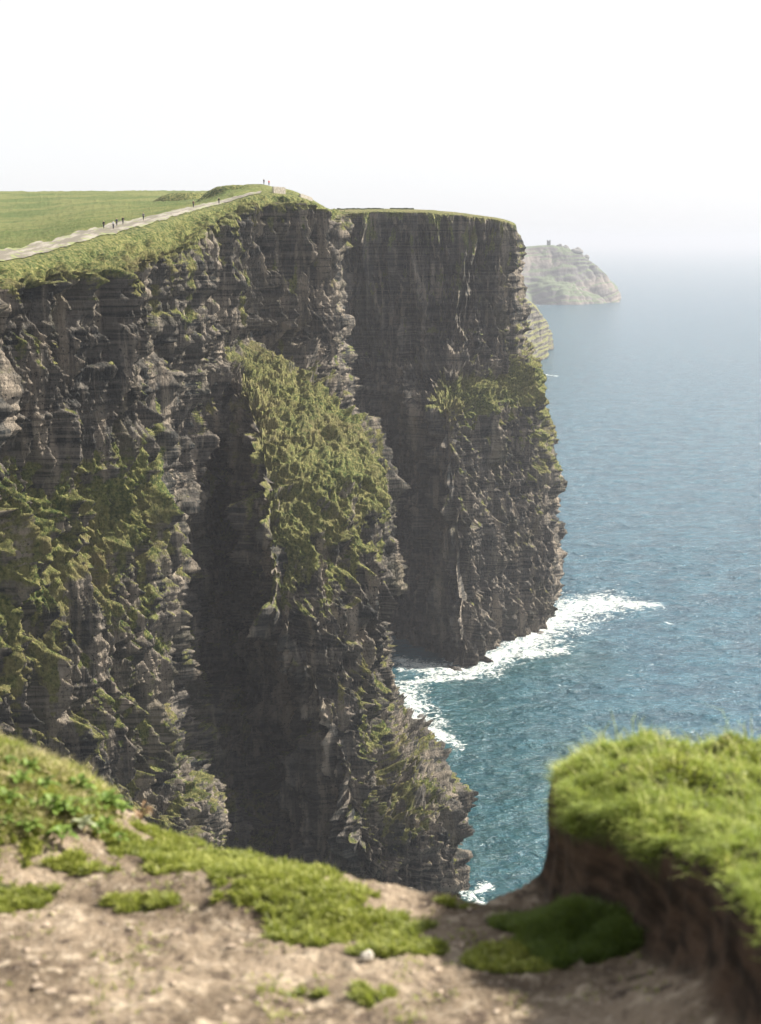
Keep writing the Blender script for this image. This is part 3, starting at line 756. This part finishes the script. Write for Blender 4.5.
# rusty dead frond at the right end of the left bank
q = ground_under(141, 822); e = empty('dead_fern', q); tag(e, 'rusty brown dead fern tuft beside the right end of the left bank', 'plant')
m_dead = fern_green('dead_frond', (.15, .085, .04), (.24, .16, .085))
for k in range(9):
    leaf_mesh(.05 + .02 * (k % 3), .012, 1.1, .5, k * .7, m_dead, e)

# ------------------------------------------------------------------ stones
def stone_mesh(r, seed, mat, flat=.7):
    rr = np.random.default_rng(seed); import bmesh
    bm = bmesh.new(); bmesh.ops.create_icosphere(bm, subdivisions=3, radius=1.0)
    for v_ in bm.verts:
        c = np.array(v_.co); k = 1 + .30 * float(perlin(c[0] * 1.1 + seed, c[1] * 1.1, c[2] * 1.1, 700)) + .10 * float(perlin(c[0] * 3 + seed, c[1] * 3, c[2] * 3, 701))
        for a in ((.8, .4, .4), (-.5, .7, .5), (.1, -.8, .6), (-.3, -.2, .93)):
            dd = c @ np.array(a); 
            if dd > .72: k *= .72 / dd
        v_.co = Vector(c * k * r * np.array([1.15, .85, flat]))
    me = bpy.data.meshes.new('stone'); bm.to_mesh(me); bm.free()
    for p in me.polygons: p.use_smooth = True
    me.materials.append(mat); return me
def stone_mat(name, a, b, sc_):
    s = NT(name); P = s.obj(); n = s.noise(P, sc_, 5, .6)
    return s.done(s.pbsdf(s.mix(s.ramp(n, .35, .65), a, b), .9, s.bump(n, .6, .01)))
m_pale = stone_mat('pale_stone', (.42, .38, .32), (.58, .54, .47), 60)
m_brown = stone_mat('brown_stone', (.20, .15, .11), (.36, .30, .235), 70)
m_wet = NT('wet_rock'); P = m_wet.obj(); _n = m_wet.noise(P, .9, 6, .7)
m_wet = m_wet.done(m_wet.pbsdf(m_wet.mix(m_wet.ramp(_n, .35, .65), (.03, .03, .03), (.09, .08, .07)), .5, m_wet.bump(_n, .9, .8)))
st = [stone_mesh(1.0, k, m_brown) for k in range(6)]
o = bpy.data.objects.new('stone', stone_mesh(1.0, 31, m_pale, .95)); col.objects.link(o)
q = ground_under(367, 962); o.location = (q[0], q[1], q[2] + .018); o.scale = (.021, .021, .026)
tag(o, 'pale whitish stone standing on the dirt below the middle turf', 'stone')
n_st = 0
for k in range(400):
    px, py = rng.uniform(0, 600), rng.uniform(872, 1020)
    if n_st >= 130: break
    q = ground_under(px, py)
    i = np.searchsorted(gy, q[1]) - 1; j = np.searchsorted(gx, q[0]) - 1
    if cover[i, j] > .15 or (px > 470 and py < 950): continue
    r = .0035 + .013 * rng.random() ** 3
    o = bpy.data.objects.new('pebble', st[k % 6]); col.objects.link(o)
    o.location = (q[0], q[1], q[2] + r * .25); o.scale = (r, r, r); o.rotation_euler = (0, 0, rng.uniform(0, 6))
    tag(o, 'small brown pebble scattered on the bare dirt', 'pebble', 'small brown pebbles scattered on the bare dirt'); n_st += 1
for px, py, r, lb_ in [(38, 988, .017, 'dark brown stone half sunk in the dirt at the lower left corner'), (297, 1013, .017, 'dark brown stone at the bottom edge of the dirt'), (96, 962, .012, 'brown stone on the dirt left of centre'), (62, 838, .014, 'brown stone under the leafy plants'), (232, 948, .012, 'brown stone below the big turf patch')]:
    q = ground_under(px, py); o = bpy.data.objects.new('stone', st[(px) % 6]); col.objects.link(o)
    o.location = (q[0], q[1], q[2] + r * .3); o.scale = (r * 1.2, r, r * .8); tag(o, lb_, 'stone')

# sea rocks
def sea_rock(px, py, r, sx, seed, label):
    p = sea_at(px, py); me = stone_mesh(1.0, seed, m_wet, .6); o = bpy.data.objects.new('sea_rock', me); col.objects.link(o)
    o.location = (p[0], p[1], .1); o.scale = (r * sx, r, r * .75); o.rotation_euler = (0, 0, seed)
    tag(o, label, 'rock', 'dark wet rocks in the surf')
sea_rock(415, 722, 2.6, 1.3, 41, 'dark wet rock in the foam beside the near spur')
sea_rock(421, 716, 1.3, 1.2, 42, 'smaller dark rock just behind the one in the near foam')
sea_rock(456, 669, 2.0, 1.6, 43, 'low wet rock at the front corner of the far cliff')
sea_rock(447, 667, 1.2, 1.6, 44, 'low wet rock left of the front corner of the far cliff')
sea_rock(540, 633, 1.5, 1.4, 45, 'small wet rock in the wide foam right of the far cliff')

def skyline(Mx, px):
    d = Mx - np.array([0, 0, H]); pxs = 380.5 + FPX * d[..., 0] / (d[..., 1] * CP - d[..., 2] * SP)
    el = np.where(np.abs(pxs - px) < .7, d[..., 2] / d[..., 1], -9); return Mx[np.unravel_index(np.argmax(el), el.shape)]

# ------------------------------------------------------------------ tower on the distant headland
m_stone = stone_mat('grey_masonry', (.10, .10, .10), (.17, .165, .155), .5)
m_dark = stone_mat('dark_opening', (.01, .01, .01), (.02, .02, .02), .5)
def box(name, c, s_, mat, parent, taper=0):
    x, y, z = s_[0] / 2, s_[1] / 2, s_[2]; t = 1 - taper
    v = [(-x,-y,0),(x,-y,0),(x,y,0),(-x,y,0),(-x*t,-y*t,z),(x*t,-y*t,z),(x*t,y*t,z),(-x*t,y*t,z)]
    v = [(a + c[0], b + c[1], d + c[2]) for a, b, d in v]
    return mesh_obj(name, v, [(0,3,2,1),(4,5,6,7),(0,1,5,4),(1,2,6,5),(2,3,7,6),(3,0,4,7)], mat, parent, smooth=False)
tp = skyline(HAG, 548)
e = empty('stone_tower', (tp[0], tp[1], tp[2] - 2)); tag(e, 'small square stone watchtower on the skyline of the hazy distant headland', 'tower')
box('wall', (0, 0, 0), (9, 9, 13), m_stone, e, .06)
for sx in (-1, 1):
    for sy in (-1, 1): box('battlement', (sx * 3.2, sy * 3.2, 13.0), (2.2, 2.2, 2.0), m_stone, e)
box('window', (0, -4.42, 7), (1.2, .3, 2.2), m_dark, e); box('door', (0, -4.55, .5), (1.8, .3, 3.2), m_dark, e)
# knobs of rock on that headland
for px, py, r, lb_ in [(577, 251.5, 14, 'tall rounded rock knob on the distant headland, the right one'), (566, 253, 9, 'low rounded rock knob on the distant headland, the middle one'), (560, 250, 7, 'low rock knob on the distant headland nearest the tower'), (586, 259, 9, 'small rock knob down the right slope of the distant headland')]:
    p = skyline(HAG, px); o = bpy.data.objects.new('rock_outcrop', stone_mesh(1.0, int(px), m_stone, .9)); col.objects.link(o)
    o.location = (p[0], p[1], p[2]); o.scale = (r, r, r); tag(o, lb_, 'rock', 'rock knobs on the distant headland')

# ------------------------------------------------------------------ stone walls and a knoll on the headland
def surf_z(Mx, x, y, r=1.5):
    rows = Mx[260 if Mx is CLIFF else 200:]
    d2 = (rows[..., 0] - x) ** 2 + (rows[..., 1] - y) ** 2
    k = np.argsort(d2.ravel())[:12]; return float(rows[..., 2].ravel()[k].max())
def wall_between(a, b, h, th, mat, label, name='stone_wall', surf=None, bump=.15, group=None):
    n = max(3, int(np.hypot(b[0] - a[0], b[1] - a[1]) / .9)); V = []; dx, dy = b[0] - a[0], b[1] - a[1]; L = math.hypot(dx, dy); nx, ny = -dy / L * th / 2, dx / L * th / 2
    for i in range(n + 1):
        t = i / n; x, y = a[0] + dx * t, a[1] + dy * t; z = surf_z(surf, x, y) if surf is not None else a[2] + (b[2] - a[2]) * t
        hh = h + random.uniform(-bump, bump)
        V += [(x - nx, y - ny, z - .8), (x + nx, y + ny, z - .8), (x + nx * .8, y + ny * .8, z + hh), (x - nx * .8, y - ny * .8, z + hh)]
    F = [(0, 3, 2, 1), (4 * n, 4 * n + 1, 4 * n + 2, 4 * n + 3)]
    for i in range(n):
        for k in range(4): F.append((4 * i + k, 4 * i + (k + 1) % 4, 4 * i + 4 + (k + 1) % 4, 4 * i + 4 + k))
    o = mesh_obj(name, V, F, mat, smooth=False); tag(o, label, 'wall', group); return o
m_wallp = stone_mat('pale_flagstone', (.20, .18, .15), (.34, .31, .26), 2.5)
m_walld = stone_mat('turfed_wall', (.05, .07, .03), (.10, .11, .05), 1.5)
wall_between(at(273, 190, 452), at(285, 192, 455), 1.9, .7, m_wallp, 'pale flagstone wall of the viewing spot beside the path end', surf=CLIFF)
wall_between(at(300, 197, 458), at(312, 200, 462), 1.0, .6, m_wallp, 'low flagstone wall near the right tip of the headland', surf=CLIFF)
wall_between(at(337, 211, 632), at(384, 210, 628), .55, 1.2, m_walld, 'dark turfed boundary wall along the far cliff top left of its gap', surf=FAR, group='boundary walls on the far cliff top')
wall_between(at(390, 210, 628), at(414, 210, 626), .55, 1.2, m_walld, 'dark turfed boundary wall along the far cliff top right of its gap', surf=FAR, group='boundary walls on the far cliff top')
# grassy knoll left of the path end
def knoll(px, py, Yk, rx, ry, hgt, seed):
    c = at(px, py, Yk); xs = np.linspace(-1, 1, 60); GX_, GY_ = np.meshgrid(xs, xs)
    h = (hgt + 3) * (1 - sst(.35, 1.0, np.hypot(GX_, GY_) + .12 * perlin(GX_ * 2, GY_ * 2, seed, 801)))
    V = np.stack([c[0] + GX_ * rx, c[1] + GY_ * ry, c[2] - 4.0 + h * 1.0 + .25 * perlin(GX_ * 6, GY_ * 6, seed, 802)], -1)
    o = mesh_obj('grassy_knoll', V.reshape(-1, 3), grid_faces(60, 60), m_cliff, attrs={'grass': np.ones(3600), 'dry': np.zeros(3600)})
    tag(o, kind='structure')
knoll(188, 199, 560, 18, 14, 3.2, 1)
knoll(236, 190.5, 468, 14, 10, 2.4, 5)

# ------------------------------------------------------------------ people
def skin_obj(name, pts, edges, mat, parent, sub=1):
    me = bpy.data.meshes.new(name); me.from_pydata([p[:3] for p in pts], edges, []); o = bpy.data.objects.new(name, me); col.objects.link(o)
    m_ = o.modifiers.new('Skin', 'SKIN'); 
    if not me.skin_vertices: me.attributes  # layer is made below if missing
    bpy.context.view_layer.objects.active = o
    sv_ = me.skin_vertices[0].data if me.skin_vertices else None
    if sv_ is None:
        bpy.ops.object.select_all(action='DESELECT'); o.select_set(True); bpy.ops.mesh.customdata_skin_add(); sv_ = me.skin_vertices[0].data
    for i, p in enumerate(pts): sv_[i].radius = (p[3], p[4] if len(p) > 4 else p[3]); sv_[i].use_root = (i == 0)
    s_ = o.modifiers.new('Sub', 'SUBSURF'); s_.levels = sub; s_.render_levels = sub
    me.materials.append(mat)
    dg = bpy.context.evaluated_depsgraph_get(); ev = o.evaluated_get(dg); m2 = bpy.data.meshes.new_from_object(ev)
    o.modifiers.clear(); o.data = m2; m2.name = name
    if len(m2.materials) == 0: m2.materials.append(mat)
    for p in m2.polygons: p.use_smooth = True
    o.parent = parent; return o
def plain(name, c, rough=.8):
    s = NT(name); return s.done(s.pbsdf(s.mix(s.ramp(s.noise(s.obj(), 9, 3), .3, .7), c, tuple(q * .8 for q in c)), rough))
m_skin = plain('skin', (.50, .33, .25)); m_trou = plain('dark_trousers', (.025, .03, .045)); m_hair = plain('hair', (.05, .03, .02)); m_shoe = plain('shoes', (.03, .03, .03))
def person(loc, yaw, jacket, stride, label, hgt=1.72, trousers=None, arm=.1, group='walkers on the clifftop path'):
    e = empty('person', loc, yaw); tag(e, label, 'person', group); k = hgt / 1.75; s_ = stride
    body = [(0,0,.95,.13,.10),(0,0,1.15,.13,.10),(0,0,1.38,.15,.10),(0,0,1.48,.06),(0,-.01,1.56,.065),(0,-.01,1.66,.085,.095),(0,0,1.73,.05),
            (.17,0,1.42,.055),(.22,arm,1.15,.042),(.22,arm-.16,.93,.032),(.22,arm-.20,.84,.03),
            (-.17,0,1.42,.055),(-.22,-arm,1.15,.042),(-.22,-arm-.10,.93,.032),(-.22,-arm-.14,.84,.03),
            (.09,0,.90,.085),(.10,-s_*.45,.50,.06),(.10,-s_*.75,.08,.042),(.10,-s_*.75-.13,.04,.035),
            (-.09,0,.90,.085),(-.10,s_*.3,.50,.06),(-.10,s_*.85,.10,.042),(-.10,s_*.85-.13,.04,.035)]
    ed = [(0,1),(1,2),(2,3),(3,4),(4,5),(5,6),(2,7),(7,8),(8,9),(9,10),(2,11),(11,12),(12,13),(13,14),(0,15),(15,16),(16,17),(17,18),(0,19),(19,20),(20,21),(21,22)]
    sca = lambda L: [(p[0]*k, p[1]*k, p[2]*k) + tuple(r * k for r in p[3:]) for p in L]
    skin_obj('body', sca(body), ed, m_skin, e)
    g_ = .022
    jk = [body[0], body[1], body[2], (0,0,1.47,.085), body[7], body[8], body[9], body[11], body[12], body[13]]
    jk = [(p[0], p[1], p[2]) + tuple(r + g_ for r in p[3:]) for p in jk]; jk[0] = (0, 0, .88, .165, .13)
    skin_obj('jacket', sca(jk), [(0,1),(1,2),(2,3),(2,4),(4,5),(5,6),(2,7),(7,8),(8,9)], jacket, e)
    tr = [body[0], body[15], body[16], body[17], body[19], body[20], body[21]]; tr = [(p[0], p[1], p[2]) + tuple(r + .015 for r in p[3:]) for p in tr]
    skin_obj('trousers', sca(tr), [(0,1),(1,2),(2,3),(0,4),(4,5),(5,6)], trousers or m_trou, e)
    for a_, b_ in ((17, 18), (21, 22)):
        skin_obj('shoe', sca([(body[a_][0], body[a_][1] + .04, .05, .05), (body[b_][0], body[b_][1] - .02, .045, .045)]), [(0,1)], m_shoe, e)
    skin_obj('hair', sca([(0,.035,1.62,.085),(0,.02,1.71,.085)]), [(0,1)], m_hair, e)
    return e
J = {n: plain(n + '_jacket', c) for n, c in dict(black=(.02,.02,.022), navy=(.02,.03,.07), white=(.75,.75,.74), red=(.45,.07,.05), grey=(.2,.2,.2), brown=(.14,.08,.05)).items()}
def on_path(px, py, v_=.4):
    Pm = newS[int(v_ * (nr_ - 1))]; d = Pm - np.array([0, 0, H]); px_ = 380.5 + FPX * d[:, 0] / (d[:, 1] * CP - d[:, 2] * SP)
    j = int(np.argmin(np.abs(px_ - px))); return tuple(Pm[j])
ppl = [(104, .75, 'black', .22, 1.7, 'person in black walking on the path, leftmost of all walkers'),
       (113.5, .45, 'white', .05, 1.75, 'person in a white top on the path, second walker from the left'),
       (117, .7, 'navy', .2, 1.7, 'person in navy just right of the one in the white top'),
       (123, .6, 'black', .25, 1.75, 'person in black walking on the path just before its brightest stretch'),
       (143.5, .6, 'grey', .3, 1.8, 'person in dark grey mid stride alone on the middle of the path'),
       (193.5, .7, 'brown', .1, 1.78, 'person in dark brown on the upper path below the grassy knoll'),
       (219, .1, 'black', .2, 1.75, 'person in black on the seaward side of the upper path')]
for k, (px, v_, jn, stv, hg, lb_) in enumerate(ppl):
    L = on_path(px, 0, v_); person((L[0], L[1], L[2] - .02), R(160 if k % 2 else -20), J[jn], stv, lb_, hg)
for px, jn, lb_ in [(264.5, 'black', 'person in dark clothes standing on the headland summit, left of the pair'), (269.5, 'red', 'person in a red top standing on the headland summit, right of the pair')]:
    best = None
    rows = CLIFF[np.searchsorted(tv, NZ + 3):np.searchsorted(tv, NZ + 5) + 1]
    d = rows - np.array([0, 0, H]); pxs = 380.5 + FPX * d[..., 0] / (d[..., 1] * CP - d[..., 2] * SP); el = d[..., 2] / d[..., 1]
    el = np.where(np.abs(pxs - px) < .6, el, -9); k = np.unravel_index(np.argmax(el), el.shape); q = rows[k]
    person(tuple(q), R(30), J[jn], .03, lb_, 1.78, group='pair standing on the headland summit')
